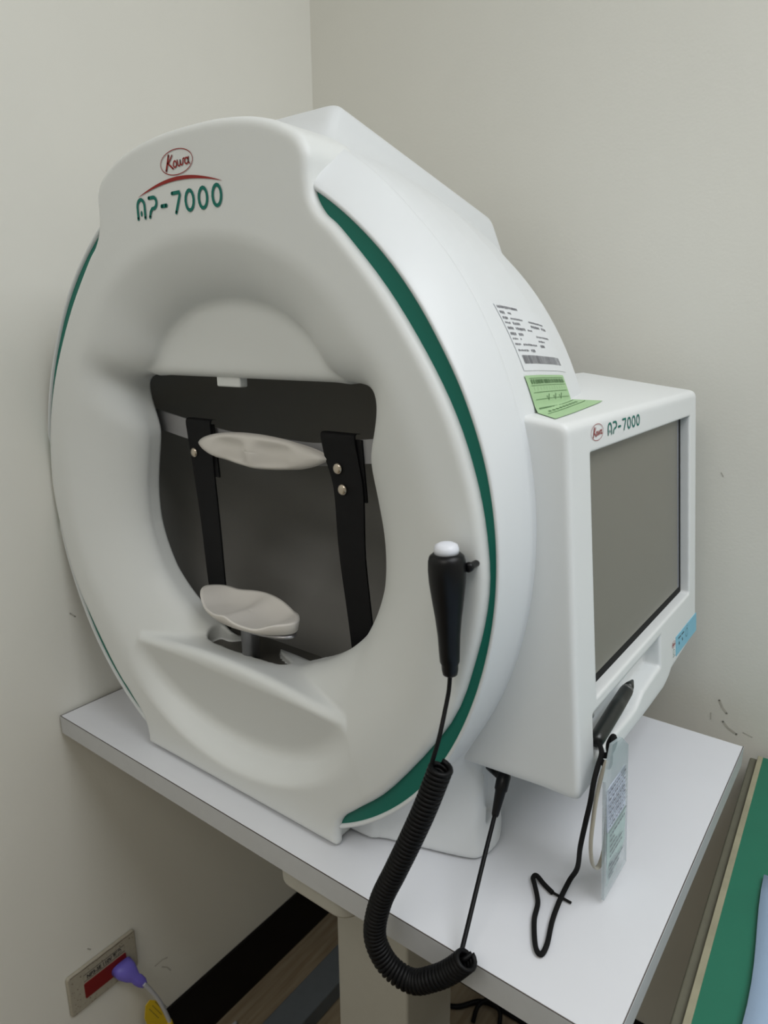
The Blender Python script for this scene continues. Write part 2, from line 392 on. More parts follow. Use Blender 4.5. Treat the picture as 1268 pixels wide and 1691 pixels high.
prism('mounting_plate', [(a - .45, b - .25) for a, b in rrect(.424, .008, .532, .42, .022)], H - .060, H - .0275, M_LEGPAINT, T, bevel=.006)
prism('column', [(a - .45, b - .25) for a, b in rrect(.395, .140, .512, .250, .004)], .055, H - .060, M_LEGPAINT, T, bevel=.002)
box('cross_beam', L(.12, .165, .02), L(.77, .245, .055), M_FOOT, T, bevel=.003)
box('foot_rail', L(.098, .01, .002), L(.160, .485, .042), M_FOOT, T, bevel=.003)
box('foot_rail', L(.73, .01, .002), L(.79, .485, .042), M_FOOT, T, bevel=.003)

# ------------------------------------------------------------------ the perimeter machine (local frame: x from its middle, z from the table top)
K = empty('visual_field_analyzer', (0.33, 0, H), 'large white ring shaped eye examination machine with green side stripes and a built-in monitor', 'medical instrument')
half = [(0, .7225), (.04, .7215), (.08, .717), (.11, .710), (.133, .7005), (.148, .691), (.156, .677), (.157, .660), (.160, .643), (.170, .628), (.187, .614), (.233, .566),
        (.272, .514), (.300, .467), (.319, .420), (.330, .375), (.334, .325), (.324, .266), (.300, .195), (.237, .104), (.195, .062), (.176, .044), (.168, .030), (.165, .014)]
hs = catmull(half, 4)
right_side = [tuple(p) for p in hs] + [(.165, .003)]
POLY = right_side + [(-x, z) for x, z in right_side[::-1]][:-1]
YF = .03
phi_t = np.array([-90, -72, -60, -45, -30, -12, 0, 12, 20, 26, 32, 36, 40, 45, 52, 60, 75, 90.])
rin_t = np.array([.272, .268, .255, .216, .204, .203, .200, .197, .198, .203, .232, .250, .240, .220, .214, .228, .236, .237])
ph_f = np.linspace(-90, 90, 721); ri_f = np.interp(ph_f, phi_t, rin_t)
kern = np.exp(-0.5 * (np.arange(-24, 25) / 9.0) ** 2); kern /= kern.sum()
ri_f = np.convolve(np.pad(ri_f, 24, mode='reflect'), kern, 'valid')
CZ = .33
def funnel(rr, ph, y, Ri, pw_):
    wd = np.maximum(.298 + .004 * np.sin(np.radians(ph)) ** 2 - Ri, .03); D = .060; e = rr - Ri; mn = np.minimum(wd, D)
    U = np.maximum(wd - e, 0) / wd; Q = np.maximum(YF + D - y, 0) / D
    fun = ((U ** pw_ + Q ** 1.9) ** (1 / 1.6) - 1) * mn
    fun = np.where((U <= 0) & (y < YF + D), (YF - y) / D * mn, fun)
    return np.where((Q <= 0), -e / wd * mn, fun)
def panel_sdf(x, y, z):
    ax = np.abs(x)
    d2 = sd_poly(ax + 0 * z, z + 0 * ax, POLY)
    r = .009; q1 = d2 + r; q2 = (YF + r) - y
    outer = np.minimum(np.maximum(q1, q2), 0) + np.sqrt(np.maximum(q1, 0) ** 2 + np.maximum(q2, 0) ** 2) - r
    lip = smax(outer, y - .046, .006)
    core = np.maximum(np.maximum(d2 + .010, (YF + .004) - y), y - .108)
    core = np.maximum(core, -(d2 + .075) * 1.0 + 0 * y) if False else core
    cap = np.maximum(np.maximum(outer, ax - .160), y - .098)
    s = np.minimum(np.minimum(lip, core), cap)
    rr = np.sqrt(x * x + (z - CZ) ** 2) + 1e-9; ph = np.degrees(np.arctan2(z - CZ, ax + 1e-9))
    RiB = np.interp(ph, ph_f, ri_f); RiA = np.where(ph < -12, np.interp(ph, [-90, -60, -45, -30, -12], [.180, .182, .189, .198, .2025]), RiB)
    # ledge top height; beyond the ledge ends it drops away
    zt = .166 - .014 * (ax / .17) ** 2 - .19 * np.clip(y - .045, 0, .055) - 2.2 * np.clip(ax - .174, 0, 1)
    pk = .5 * np.exp(-((ph - 38) / 11.) ** 2); funA = funnel(rr, ph, y, RiA, 1.3 + pk); funB = funnel(rr, ph, y, RiB, 1.3 + pk + .7 * np.exp(-((ph + 42) / 16.) ** 2))
    fun = smin(smax(funA, zt - z, .012), funB, .006)
    s = smax(s, fun * .8, .003)
    # forehead wall above the opening
    pw = np.maximum(smax(.080 - y, .484 - z, .014), np.maximum(rr - .27, y - .106))
    pw = np.maximum(pw, (np.sqrt((x / .150) ** 2 + ((z - .468) / .097) ** 2) - 1) * .097)
    s = smin(s, pw, .008)
    # chin ledge
    yl = .037 + np.clip(.150 - z, 0, 1) * .26
    led = smax(yl - y, z - zt, .012)
    led = smax(led, np.maximum(y - .120, rr - .30), .008)
    led = smax(led, ax - .182, .012)
    slot = slot_sdf(x, y, z)
    led = np.maximum(led, -slot)
    s = smin(s, led, .010)
    s = np.maximum(s, -slot)
    s = np.maximum(s, .0025 - z)
    return s
slot_poly = catmull([(-.086, .084), (-.084, .100), (-.068, .102), (-.058, .112), (-.045, .128), (.0, .128), (.008, .116), (.020, .106), (.040, .098), (.051, .090), (.046, .081), (.030, .0765), (-.010, .0725), (-.050, .072), (-.078, .076)], 4, closed=True)
slot_poly = [tuple(p) for p in slot_poly]
def slot_sdf(x, y, z):
    return np.maximum(sd_poly(x + 0 * y, y + 0 * x, slot_poly), np.maximum(.1490 - z, z - .170))
nets_obj('front_panel', panel_sdf, (-.342, .022, -.003), (.342, .126, .73), .0027, M_PANEL, K, label='white ring shaped front panel with chin ledge and rounded opening')

ys_t = np.array([.034, .094, .103, .125, .16, .22, .30, .36, .41, .44, .458, .462])
ss_t = np.array([1.0, 1.0, 1.002, 1.0, .992, .970, .925, .855, .74, .60, .42, .33])
yy_f = np.linspace(.034, .462, 857); s_f = np.interp(yy_f, ys_t, ss_t)
kk = np.exp(-0.5 * (np.arange(-20, 21) / 5.0) ** 2); kk /= kk.sum(); s_f = np.convolve(np.pad(s_f, 20, mode='edge'), kk, 'valid')
def rho(x, z): return np.sqrt((x / .345) ** 2 + ((z - .345) / .372) ** 2)
foot_poly = [tuple(p) for p in catmull([(0, .06), (.17, .062), (.203, .073), (.282, .098), (.298, .111), (.302, .130), (.298, .152), (.276, .19), (.22, .25), (.12, .29), (0, .30)], 4)]
foot_poly += [(-a, b) for a, b in foot_poly[::-1]][1:-1]
OUT_T = [-90, -68, -60, -54, -48, -41, -35, -24, -14, -3, 6, 14, 19, 25, 29, 35, 41, 46, 50, 62, 70, 90]
OUT_R = [.96, .965, .980, .985, .988, .991, .991, .988, .986, .985, .981, .974, .966, .958, .951, .946, .942, .939, .936, .932, .93, .93]
_th = np.linspace(-90, 90, 721); _o = np.interp(_th, OUT_T, OUT_R)
_kk = np.exp(-0.5 * (np.arange(-20, 21) / 9.0) ** 2); _kk /= _kk.sum(); _o = np.convolve(np.pad(_o, 20, mode='edge'), _kk, 'valid')
def rim_out(th): return np.interp(th, _th, _o)        # outer edge of the green groove
GY = .0400                                            # depth of the groove floor
def front_r(th): return rim_out(th) + .012 + .045 * np.clip((th - 60) / 20, 0, 1)
def shell_sdf(x, y, z):
    th = np.degrees(np.arctan2((z - .345) / .372, np.abs(x) / .345 + 1e-9))
    top_ = 1.0 + .020 * np.clip((th - 50) / 15, 0, 1)
    d = (rho(x, z) - np.interp(y, yy_f, s_f) * top_) * .35
    d = smax(d, .088 - y, .004); d = smax(d, y - .455, .02)
    # hood on top
    ax = np.abs(x)
    ztop = .754 - (y - .153) * .218
    hood = smax(z - ztop, ax - .090 - .42 * np.clip(ztop - z, 0, 1), .014)
    hood = smax(hood, (.118 + .95 * (z - .72)) - y, .014); hood = smax(hood, y - .474, .014)
    hood = np.maximum(hood, .55 - z)
    d = smin(d, hood * .9, .018)
    # pedestal foot
    ft = smax(sd_poly(x + 0 * y, y + 0 * x, foot_poly) + .10 * np.clip(z, 0, .3), z - .17, .02)
    d = smin(d, ft, .022)
    d = np.maximum(d, -rbox(x, y, z, (.300, .132, .070), (.016, .012, .034), .003))
    # lip groove across the cap
    cav = np.minimum(np.maximum(np.sqrt(x * x + (y - .102) ** 2 + (z - .335) ** 2) - .290, .05 - y), np.maximum((rho(x, z) - .865) * .35, y - .125))
    d = np.maximum(d, -cav)
    return smax(d, .002 - z, .006)
nets_obj('rear_housing', shell_sdf, (-.36, .030, -.004), (.36, .482, .768), .0036, M_SHELL, K, label='white drum shaped rear housing with hood and foot')

# green stripes in the groove on both sides
for sgn in (1, -1):
    V = []; F = []; n = 150
    for i in range(n):
        th = -66 + 131 * i / (n - 1); ro = float(rim_out(th)) + .001; a_ = math.radians(th)
        for rr_, yy in ((.86, GY), (ro, GY), (ro, GY + .006), (.86, GY + .006)):
            V.append((sgn * .345 * rr_ * math.cos(a_), yy, .345 + .372 * rr_ * math.sin(a_)))
    for i in range(n - 1):
        for k in range(4): F.append((4 * i + k, 4 * i + (k + 1) % 4, 4 * i + 4 + (k + 1) % 4, 4 * i + 4 + k))
    F += [(0, 1, 2, 3), (4 * n - 1, 4 * n - 2, 4 * n - 3, 4 * n - 4)]
    mesh_obj('side_stripe', V, F, M_GREEN, K, False, 'dark green stripe in the side groove')

# flared rim of the housing between the groove and the ridge, one smooth band on each side
for sgn in (1, -1):
    V = []; F = []; n = 240
    for i in range(n):
        th = -68 + 158 * i / (n - 1); a_ = math.radians(th); ro = float(rim_out(th)); fr = float(front_r(th)); tp = 1.0 + .020 * min(1, max(0, (th - 50) / 15))
        ring = [(ro - .03, .050), (ro, .0445), (ro, .0405), (ro + .0015, .0384), (ro + .005, .0372), (ro + .009, .0370), (fr, .0378)]
        for q in range(1, 13):
            t = q / 12; ring.append((fr + (tp + .0015 - fr) * t * (1.55 - .55 * t), .0378 + .0490 * t))
        ring += [(tp + .0025, .0895), (tp + .0018, .0925), (tp - .002, .0970), (tp - .02, .1000)]
        for r_, y_ in ring: V.append((sgn * .345 * r_ * math.cos(a_), y_, max(.002, .345 + .372 * r_ * math.sin(a_))))
    m_ = len(ring)
    for i in range(n - 1):
        for k in range(m_ - 1):
            q = (m_ * i + k, m_ * i + k + 1, m_ * (i + 1) + k + 1, m_ * (i + 1) + k); F.append(q if sgn < 0 else q[::-1])
    mesh_obj('side_rim', V, F, M_SHELL, K, True, 'white flared rim outside the green stripe')

# inner bowl
prof = []
for i in range(40):
    a = (i / 39) * PI / 2; prof.append((.272 * math.cos(a) + .0001, -.272 * math.sin(a)))
rotb = Matrix.Rotation(PI / 2, 3, 'X')      # local -z -> +y
lathe('inner_bowl', [(.272, .006)] + prof, M_BOWL, K, 72, loc=(0, .106, .335), rot=rotb, caps=False, label='hemispherical bowl, its light grey darkened for the shade inside')
box('window_tab', (-.045, .088, .474), (-.006, .100, .488), M_PANEL, K, bevel=.002, label='small white tab at the top edge of the opening')
prism('slide_plate', [(a, b) for a, b in rrect(-.10, .066, .062, .138, .01)], .138, .1495, M_PLATE, K, label='dark grey plate sunk in the chin ledge')
bm = bmesh.new()
for cx in (-.019, .012):
    ring = [bm.verts.new((cx + .0065 * math.cos(2 * PI * k / 20), .083 + .0065 * math.sin(2 * PI * k / 20), .1499)) for k in range(20)]; bm.faces.new(ring)
bm_obj('plate_hole', bm, M_DARK, K)
box('ledge_mark', (.096, .066, .1555), (.104, .0685, .1580), M_INK, K)

# chin rest
ch = lathe('chin_rest_stem', [(.0105, .148), (.0105, .203), (.0125, .205), (.0125, .207)], M_STEEL, K, 32, loc=(-.004, .079, 0), label='steel post')
def eye(a, b, p, n=72):
    return [(a * math.cos(2 * PI * i / n), b * math.copysign(abs(math.sin(2 * PI * i / n)) ** p, math.sin(2 * PI * i / n))) for i in range(n)]
def chin_cup():
    V = []; F = []; N = 96; Rn = 16; a0, b0 = .087, .034
    def top(u, v):
        vb = v / b0
        well = math.exp(-(((u + .033) / .029) ** 4)) + math.exp(-(((u - .033) / .029) ** 4))
        fall = 1 - max(0, vb) ** 2 if v > 0 else 1 - .45 * vb * vb
        return .0070 - .0105 * well * fall + .005 * max(0, vb) ** 2 + .004 * (abs(u) / a0) ** 3
    pts = eye(a0, b0, 1.12, N)
    for j in range(Rn + 1):
        f = j / Rn
        for u, v in pts: V.append((u * f, v * f, top(u * f, v * f)))
    for u, v in pts: V.append((u * 1.004, v * 1.004, top(u, v) - .002))
    for u, v in pts: V.append((u * .97, v * .96, -.0062 + .004 * (abs(u) / a0) ** 2))
    for u, v in pts: V.append((u * .5, v * .5, -.0068))
    R_ = Rn + 4
    for j in range(R_ - 1):
        for k in range(N):
            k2 = (k + 1) % N; F.append((j * N + k, (j + 1) * N + k, (j + 1) * N + k2, j * N + k2))
    F.append(tuple((R_ - 1) * N + k for k in range(N)))
    return V, F
V, F = chin_cup(); rc = Matrix.Rotation(math.radians(-6), 3, 'Z') @ Matrix.Rotation(math.radians(0), 3, 'X')
cup = mesh_obj('chin_rest', [rc @ Vector(v) + Vector((-.004, .078, .2145)) for v in V], F, M_PAD, K, True, 'off-white double chin rest cup')
V = []; F = []; pe = eye(.083, .028, 1.1, 60)
for zz, f in ((-.0058, 1.0), (-.0085, 1.0), (-.0092, .9)): V += [rc @ Vector((u * f, v * f, zz)) + Vector((-.004, .078, .2145)) for u, v in pe]
for j in range(2):
    for k in range(60): F.append((j * 60 + k, j * 60 + (k + 1) % 60, (j + 1) * 60 + (k + 1) % 60, (j + 1) * 60 + k))
F += [tuple(range(60))[::-1], tuple(range(120, 180))]
mesh_obj('cup_tray', V, F, M_STEEL, K, True, 'thin steel tray under the chin cup')

# forehead rest and its band
def pad():
    V = []; F = []; N = 84; Rn = 14; a0, b0 = .106, .0205
    def prof(u): return b0 * max(0, 1 - (abs(u) / a0) ** 2.0) ** .62
    P = []
    for i in range(N):
        t = 2 * PI * i / N; u = a0 * math.cos(t); P.append((u, math.copysign(prof(u), math.sin(t))))
    def front(u, v):
        c = .009 * (math.exp(-(((u + .036) / .028) ** 4) - ((v + .004) / .016) ** 4) + math.exp(-(((u - .036) / .028) ** 4) - ((v + .004) / .016) ** 4))
        return -.011 + c + .008 * (v / b0) ** 2 * .6 + .010 * (abs(u) / a0) ** 2
    for j in range(Rn + 1):
        f = j / Rn
        for u, v in P:
            edge = .006 * max(0, (f - .8) / .2) ** 2
            V.append((u * f, front(u * f, v * f) + edge, v * f))
    for u, v in P: V.append((u, .010 + .002 * (abs(u) / a0), v * .8))
    for j in range(Rn + 1):
        for k in range(N):
            k2 = (k + 1) % N; F.append((j * N + k, j * N + k2, (j + 1) * N + k2, (j + 1) * N + k))
    F.append(tuple((Rn + 1) * N + k for k in range(N))[::-1])
    return V, F
V, F = pad()
mesh_obj('forehead_rest', [(v[0] - .009, v[1] + .106, v[2] + .401) for v in V], F, M_PAD, K, True, 'off-white forehead pad with two hollows')
def band(name, pts, hw, th, m, label=None, tilt=0.0):
    P = catmull(pts, 8); V = []; F = []; n = len(P); T_ = np.gradient(P, axis=0)
    for i in range(n):
        t = T_[i] / np.linalg.norm(T_[i]); up = np.array((0, tilt, 1.0)); up -= t * (up @ t); up /= np.linalg.norm(up); s_ = np.cross(t, up)
        for a, b in ((-1, -1), (1, -1), (1, 1), (-1, 1)): V.append(P[i] + up * hw * b + s_ * th * a)
    for i in range(n - 1):
        for k in range(4): F.append((4 * i + k, 4 * i + (k + 1) % 4, 4 * i + 4 + (k + 1) % 4, 4 * i + 4 + k))
    F += [(0, 1, 2, 3), (4 * n - 1, 4 * n - 2, 4 * n - 3, 4 * n - 4)]
    return mesh_obj(name, V, F, m, K, False, label)
band('headband', [(-.225, .128, .424), (-.185, .122, .420), (-.130, .118, .414), (-.07, .126, .404), (0, .130, .402), (.07, .126, .402), (.130, .118, .411), (.185, .122, .418), (.225, .128, .424)], .0125, .0012, M_ARM, 'grey metal band across the opening')
def strap(pts, wts, m, name, label=None):
    P = catmull(pts, 8); W_ = np.interp(np.linspace(0, 1, len(P)), np.linspace(0, 1, len(wts)), wts); V = []; F = []
    for i in range(len(P)):
        for a, b in ((-1, -1), (1, -1), (1, 1), (-1, 1)): V.append((P[i][0] + a * W_[i] / 2, P[i][1] + b * .0012, P[i][2]))
    n = len(P)
    for i in range(n - 1):
        for k in range(4): F.append((4 * i + k, 4 * i + (k + 1) % 4, 4 * i + 4 + (k + 1) % 4, 4 * i + 4 + k))
    F += [(0, 1, 2, 3), (4 * n - 1, 4 * n - 2, 4 * n - 3, 4 * n - 4)]
    return mesh_obj(name, V, F, m, K, False, label)
for sgn in (-1, 1):
    st = strap([(sgn * .113 if sgn > 0 else -.113, .121, .430), (sgn * .113 if sgn > 0 else -.113, .112, .428), (.117 if sgn > 0 else -.112, .1125, .405), (.126 if sgn > 0 else -.110, .1125, .370), (.128 if sgn > 0 else -.106, .114, .30), (.131 if sgn > 0 else -.112, .122, .22), (.133 if sgn > 0 else -.116, .130, .14)],
               [.046, .046, .046, .040, .036, .034, .032], M_STRAP, 'strap', 'black leather strap')
    flap = strap([(.121 if sgn > 0 else -.110, .1150, .425), (.130 if sgn > 0 else -.102, .1150, .36)], [.044, .038], M_STRAP, 'strap_flap')
    for rx_, rz_ in (((.113, .393), (.119, .371)) if sgn > 0 else ((-.124, .388),)):
        lathe('rivet', [(.0062, 0), (.006, .0014), (.004, .0026), (.0015, .003)], M_RIVET, K, 24, loc=(rx_, .1108, rz_), rot=Matrix.Rotation(PI / 2, 3, 'X'))

# prints on the front panel
def onpanel(u, v): return (u, YF - .0005, v)
ik = Ink(); ap7000(ik, -.0835, .6450, .1375, .0215); ik.build('model_lettering', onpanel, M_PGREEN, K, 'green AP-7000 lettering on the front panel')
ik = Ink(); n = 30; P = [(-.0765 + .128 * i / n, .6672 + .0098 * math.sin(PI * min(1, i / n)) ** .9) for i in range(n + 1)]
ik.stroke(P, [.0003 + .0032 * math.sin(PI * i / n) for i in range(n + 1)], cap=False); ik.build('swoosh_print', onpanel, M_PRED, K, 'red arc printed over the lettering')
ik = Ink(); kowa(ik, -.0118, .6915, .0245, .0112, .0008); ik.build('brand_oval_print', onpanel, M_PRED, K, 'red oval brand mark on the front panel')

# ------------------------------------------------------------------ monitor housing on the right side
TX = .0945
def fx(z): return .715 - .33 - TX * (z - .27)          # front plane x (local) at height z
Lf = math.sqrt(1 + TX * TX)
bot_y = np.array([.09, .104, .218, .299, .345, .362, .372, .383, .394, .466, .490, .505, .52])
bot_z = np.array([.118, .118, .117, .115, .115, .115, .117, .120, .126, .131, .133, .146, .16])
def mon_sdf(x, y, z):
    face = (x - fx(z)) / Lf
    top = z - (.4585 + .13 * ((.69 - .33) - x))
    fr = .100 - y; rear = y - .510
    bz = np.interp(y, bot_y, bot_z) - .06 * np.clip(.36 - x, 0, 1) ; bt = (bz - z) * .8
    r = .010
    d = smax(smax(face, top, .008), smax(fr, rear, .01), .007)
    d = smax(d, bt, .010)
    d = np.maximum(d, .22 - x)
    # screen opening
    op = np.maximum(np.abs(y - .3115) - .1645, np.abs(z - .3155) - .1135); op = np.maximum(op, (fx(z) - .014) - x)
    d = smax(d, -op, .002)
    # stylus tray
    tz0 = np.interp(y, [.14, .24, .262, .285, .33], [.1455, .1395, .1400, .149, .152])
    tr = np.maximum(np.abs(y - .243) - .105, np.maximum(tz0 - z, z - .1885)); tr = np.maximum(tr, (fx(z) - .020) - x)
    d = smax(d, -tr, .004)
    return d
nets_obj('monitor_housing', mon_sdf, (.214, .092, .09), (.41, .518, .525), .0021, M_MON, K, label='white monitor housing on the right flank')
def onface(off):
    return lambda u, v: (fx(v) + off, u, v)
def facequad(name, y0, z0, y1, z1, off, m, th=.002, label=None):
    bm = bmesh.new(); P = [(fx(z) + o_, y, z) for o_ in (off, off - th) for y, z in ((y0, z0), (y1, z0), (y1, z1), (y0, z1))]
    vs = [bm.verts.new(p) for p in P]
    for f in ((0, 1, 2, 3), (7, 6, 5, 4), (0, 4, 5, 1), (1, 5, 6, 2), (2, 6, 7, 3), (3, 7, 4, 0)): bm.faces.new([vs[i] for i in f])
    return bm_obj(name, bm, m, K, label=label)
facequad('screen_gasket', .1475, .2025, .4755, .4285, -.0110, M_FRAME, label='black gasket round the screen')
facequad('screen', .1530, .2120, .4615, .4280, -.0104, M_LCD, label='switched-off screen with the wall reflection in its grey')
facequad('screen_edge', .4595, .2120, .4635, .4280, -.0102, mat('bluish_grey_bezel', (.24, .25, .29), .4, noise=.02), th=.0012)
ik = Ink(); ap7000(ik, .1885, .4385, .094, .0120); ik.build('model_lettering', onface(.0005), M_PGREEN, K, 'small green AP-7000 lettering above the screen')
ik = Ink(); kowa(ik, .1635, .4450, .0145, .0072, .0005); ik.build('brand_oval_print', onface(.0005), M_PRED, K, 'small red oval brand mark above the screen')
facequad('blue_sticker', .411, .1405, .5085, .1655, .0006, M_BLUE, .0006, label='light blue sticker under the screen')
ik = Ink()
for a in (.420, .435): ik.rect(a, .1600, a + .011, .1615); ik.disc((a + .004, .1535), .0012, .0022)
ik.stroke(arc(.4590, .1555, .0050, .0055, 0, 337, 14), .0006, closed=True); ik.stroke(arc(.4615, .1645, .0018, .0018, 20, 320, 8), .0005)
ik.build('sticker_print', onface(.0010), M_INK, K, 'dark symbols on the blue sticker')
ik = Ink(); kowa(ik, .4010, .1600, .0072, .0040, .0004); ik.build('brand_oval_print', onface(.0006), M_PRED, K, 'red oval brand mark beside the blue sticker')
ik = Ink(); ik.stroke(arc(.4015, .1500, .0028, .0036, 0, 337, 12), .0006, closed=True); ik.rect(.397, .1440, .408, .1446); ik.build('sticker_mark', onface(.0006), M_PGREEN, K)
bm = bmesh.new(); bmesh.ops.create_icosphere(bm, subdivisions=2, radius=.004)
for v in bm.verts: v.co += Vector((fx(.17) - .012, .158, .176))
bm_obj('tray_screw', bm, M_STEEL, K, True)

# labels on the flank of the drum
def ondrum(th, y, off):
    s = float(np.interp(y, yy_f, s_f)); a = math.radians(th); nx, nz = math.cos(a) / .345, math.sin(a) / .372; l = math.hypot(nx, nz)
    return Vector((.345 * s * math.cos(a) + off * nx / l, y, .345 + .372 * s * math.sin(a) + off * nz / l))
def lab(u, v, off=.0005):       # u 0..1 front to back, v 0..1 bottom to top
    y0 = .126 + (.121 - .126) * v; y1 = .254 + (.236 - .254) * v
    return ondrum(24.3 + (34.3 - 24.3) * v, y0 + (y1 - y0) * u, off)
def patch(name, f, m, nu=10, nv=10, label=None, u0=0, u1=1, v0=0, v1=1):
    V = [f(u0 + (u1 - u0) * i / nu, v0 + (v1 - v0) * j / nv) for j in range(nv + 1) for i in range(nu + 1)]
    F = [(j * (nu + 1) + i, j * (nu + 1) + i + 1, (j + 1) * (nu + 1) + i + 1, (j + 1) * (nu + 1) + i) for j in range(nv) for i in range(nu)]
    return mesh_obj(name, V, F, m, K, True, label)
patch('asset_label', lambda u, v: lab(u, v), M_LABEL, label='pale printed asset label with barcode')
ik = Ink(); random.seed(3)
rows = [(.955, [(.03, .42, 1)]), (.865, [(.03, .12, 1), (.17, .24, 0)]), (.78, [(.03, .13, 1), (.17, .42, 0), (.55, .92, 0)]), (.705, [(.03, .12, 0), (.17, .30, 1), (.55, .75, 1), (.80, .93, 1)]), (.625, [(.03, .14, 1), (.18, .36, 1), (.42, .52, 0)]),
        (.54, [(.03, .13, 1), (.18, .28, 1), (.56, .88, 0)]), (.465, [(.03, .12, 0), (.17, .2, 0), (.56, .72, 0)]), (.385, [(.03, .13, 0), (.18, .48, 0), (.55, .66, 1)]), (.295, [(.04, .24, 0), (.28, .38, 1)])]
for v, ws in rows:
    for a, b, bold in ws:
        x = a
        while x < b - .01:
            w2 = random.uniform(.010, .024)
            hh = .020 if bold else .013
            ik.rect(x, v - hh + random.uniform(-.004, .004), min(x + w2, b), v + hh + random.uniform(-.004, .004)); x += w2 + random.uniform(.006, .014)
ik.build('label_text', lambda u, v: lab(u, v, .0008), M_INKG, K)
ik = Ink(); x = .06
while x < .90:
    w2 = random.choice((.006, .008, .013)); ik.quad((x, .10), (x + w2, .10), (x + w2, .165), (x, .165)); ik.quad((x, .165), (x + w2, .165), (x + w2, .225), (x, .225)); x += w2 + random.choice((.005, .006, .009))
ik.build('label_barcode', lambda u, v: lab(u, v, .0008), M_INKG, K)
def boxtop(x): return .4585 + .13 * (.36 - x)
def glab(u, v, off=.0010):      # v 1 top ... 0 bottom, bending from the drum onto the top of the monitor housing
    if v > .30:
        t = (v - .30) / .70
        p = ondrum(19.3 + (23.6 - 19.3) * t, (.125 - .003 * t) + ((.238) - (.125)) * u * (1 - .03 * t), off)
        return p
    t = (.30 - v) / .30
    p = ondrum(19.3, .125 + .113 * u, off)
    q = Vector((p.x + .004 * t + .020 * t * (1 - .15 * u), p.y + (-.012 + .045 * u) * t * .9, 0)); q.z = max(boxtop(q.x) + off * .8, p.z - .03 * t)
    return q
patch('green_label', lambda u, v: glab(u, v), M_GLABEL, 12, 24, label='green adhesive inspection label bending over the edge')
ik = Ink(); random.seed(5); x = .08
while x < .93:
    w2 = random.choice((.012, .02, .03)); ik.quad((x, .80), (x + w2, .80), (x + w2, .90), (x, .90)); x += w2 + random.choice((.012, .02))
for v in (.93, .76, .60, .44, .28, .16): ik.stroke([(.06 + .88 * i / 8, v) for i in range(9)], .010, cap=False)
for k in range(12): ik.rect(.1 + .07 * k, .64, .103 + .07 * k, .73)
for cx in (.32, .50, .66): ik.stroke([(cx, .50), (cx + .02, .40), (cx + .07, .54)], .014)
for k in range(9): ik.rect(.16 + .08 * k, .20, .20 + .08 * k, .23)
ik.build('green_label_print', lambda u, v: glab(u, v, .0015), M_INKD, K)
# small hook that holds the response button
lathe('button_hook', [(.0028, 0), (.0028, .010), (.0040, .0110), (.0040, .0140), (.002, .0150)], M_BLACK, K, 20, loc=(.3260, .0315, .352), rot=Matrix.Rotation(PI / 2, 3, 'X') @ Matrix.Rotation(math.radians(0), 3, 'X'), label='black hook for the response button')

# ------------------------------------------------------------------ response button with coiled cord
RB = empty('response_button', (.644, .012, H + .259), 'black hand-held response button with white top hung on the ring, trailing a coiled cord', 'response button')
def RL(p): return (p[0] - .644, p[1] - .012, p[2] - .259)
ax0 = Vector((.6445, .0125, .2590)); ax1 = Vector((.6405, .0105, .3640)); zax = (ax1 - ax0).normalized()
Rq = Vector((0, 0, 1)).rotation_difference(zax).to_matrix()
lo_ = Vector(RL(ax0))
lathe('handle', [(.003, -.002), (.0060, 0), (.0068, .004), (.0070, .009), (.0082, .0115), (.0086, .020), (.0092, .034), (.0108, .050), (.0130, .066), (.0147, .080), (.0152, .090), (.0149, .0975), (.0138, .1015), (.0115, .1035), (.0105, .104)], M_BLACK, RB, 40, loc=lo_, rot=Rq, label='black tapered handle')
lathe('push_button', [(.0098, .1035), (.0100, .1075), (.0090, .1105), (.0060, .1122), (.0020, .1128)], M_BTN, RB, 32, loc=lo_, rot=Rq, label='white push button')
tube('lead', [RL(p) for p in catmull([(.6444, .0125, .2575), (.6450, .010, .245), (.6461, .003, .2311), (.6486, -.010, .2119), (.6469, -.018, .1915), (.6485, -.0185, .187)], 8)], .0019, M_RUBBER, RB)
coilP = catmull([(.6551, -.016, .1925), (.6443, -.022, .154), (.6327, -.027, .1194), (.6205, -.031, .0863), (.6063, -.035, .0477), (.6005, -.036, .0092), (.6122, -.033, -.0173), (.6352, -.028, -.0254), (.6566, -.024, -.0112), (.671, -.020, .0028), (.684, -.0175, .021)], 40)
T_, N_, B_ = frames(coilP); sl = np.concatenate([[0], np.cumsum(np.linalg.norm(np.diff(coilP, axis=0), axis=1))]); Lc = sl[-1]
turns = 74; ns = turns * 16; hp = []
for i in range(ns + 1):
    s_ = i / ns
    # turns slightly opened where the cord bends most
    s2 = Lc * (s_ + .012 * math.sin(2 * PI * s_) * 0)
    c = np.array([np.interp(s2, sl, coilP[:, k]) for k in range(3)]); n_ = np.array([np.interp(s2, sl, N_[:, k]) for k in range(3)]); b_ = np.array([np.interp(s2, sl, B_[:, k]) for k in range(3)])
    a = 2 * PI * turns * s_; hp.append(c + .0083 * (math.cos(a) * n_ + math.sin(a) * b_))
tube('coiled_cord', [RL(p) for p in hp], .0022, M_RUBBER, RB, seg=8, label='black coiled cord')
e_ = hp[-1]
tube('straight_cord', [RL(p) for p in catmull([tuple(e_), (.6795, -.016, .016), (.6735, -.010, .0100), (.668, .010, .020), (.655, .060, .046), (.6462, .0960, .0660), (.6445, .1030, .0695)], 8)], .0022, M_RUBBER, RB)
pg = lathe('plug', [(.0028, 0), (.0036, .002), (.0054, .024), (.0066, .026), (.0070, .040), (.0056, .043)], M_BLACK, RB, 20, loc=RL((.6452, .1005, .0675)), rot=Vector((0, 0, 1)).rotation_difference(Vector((-.10, .62, .75))).to_matrix(), label='black angled plug')
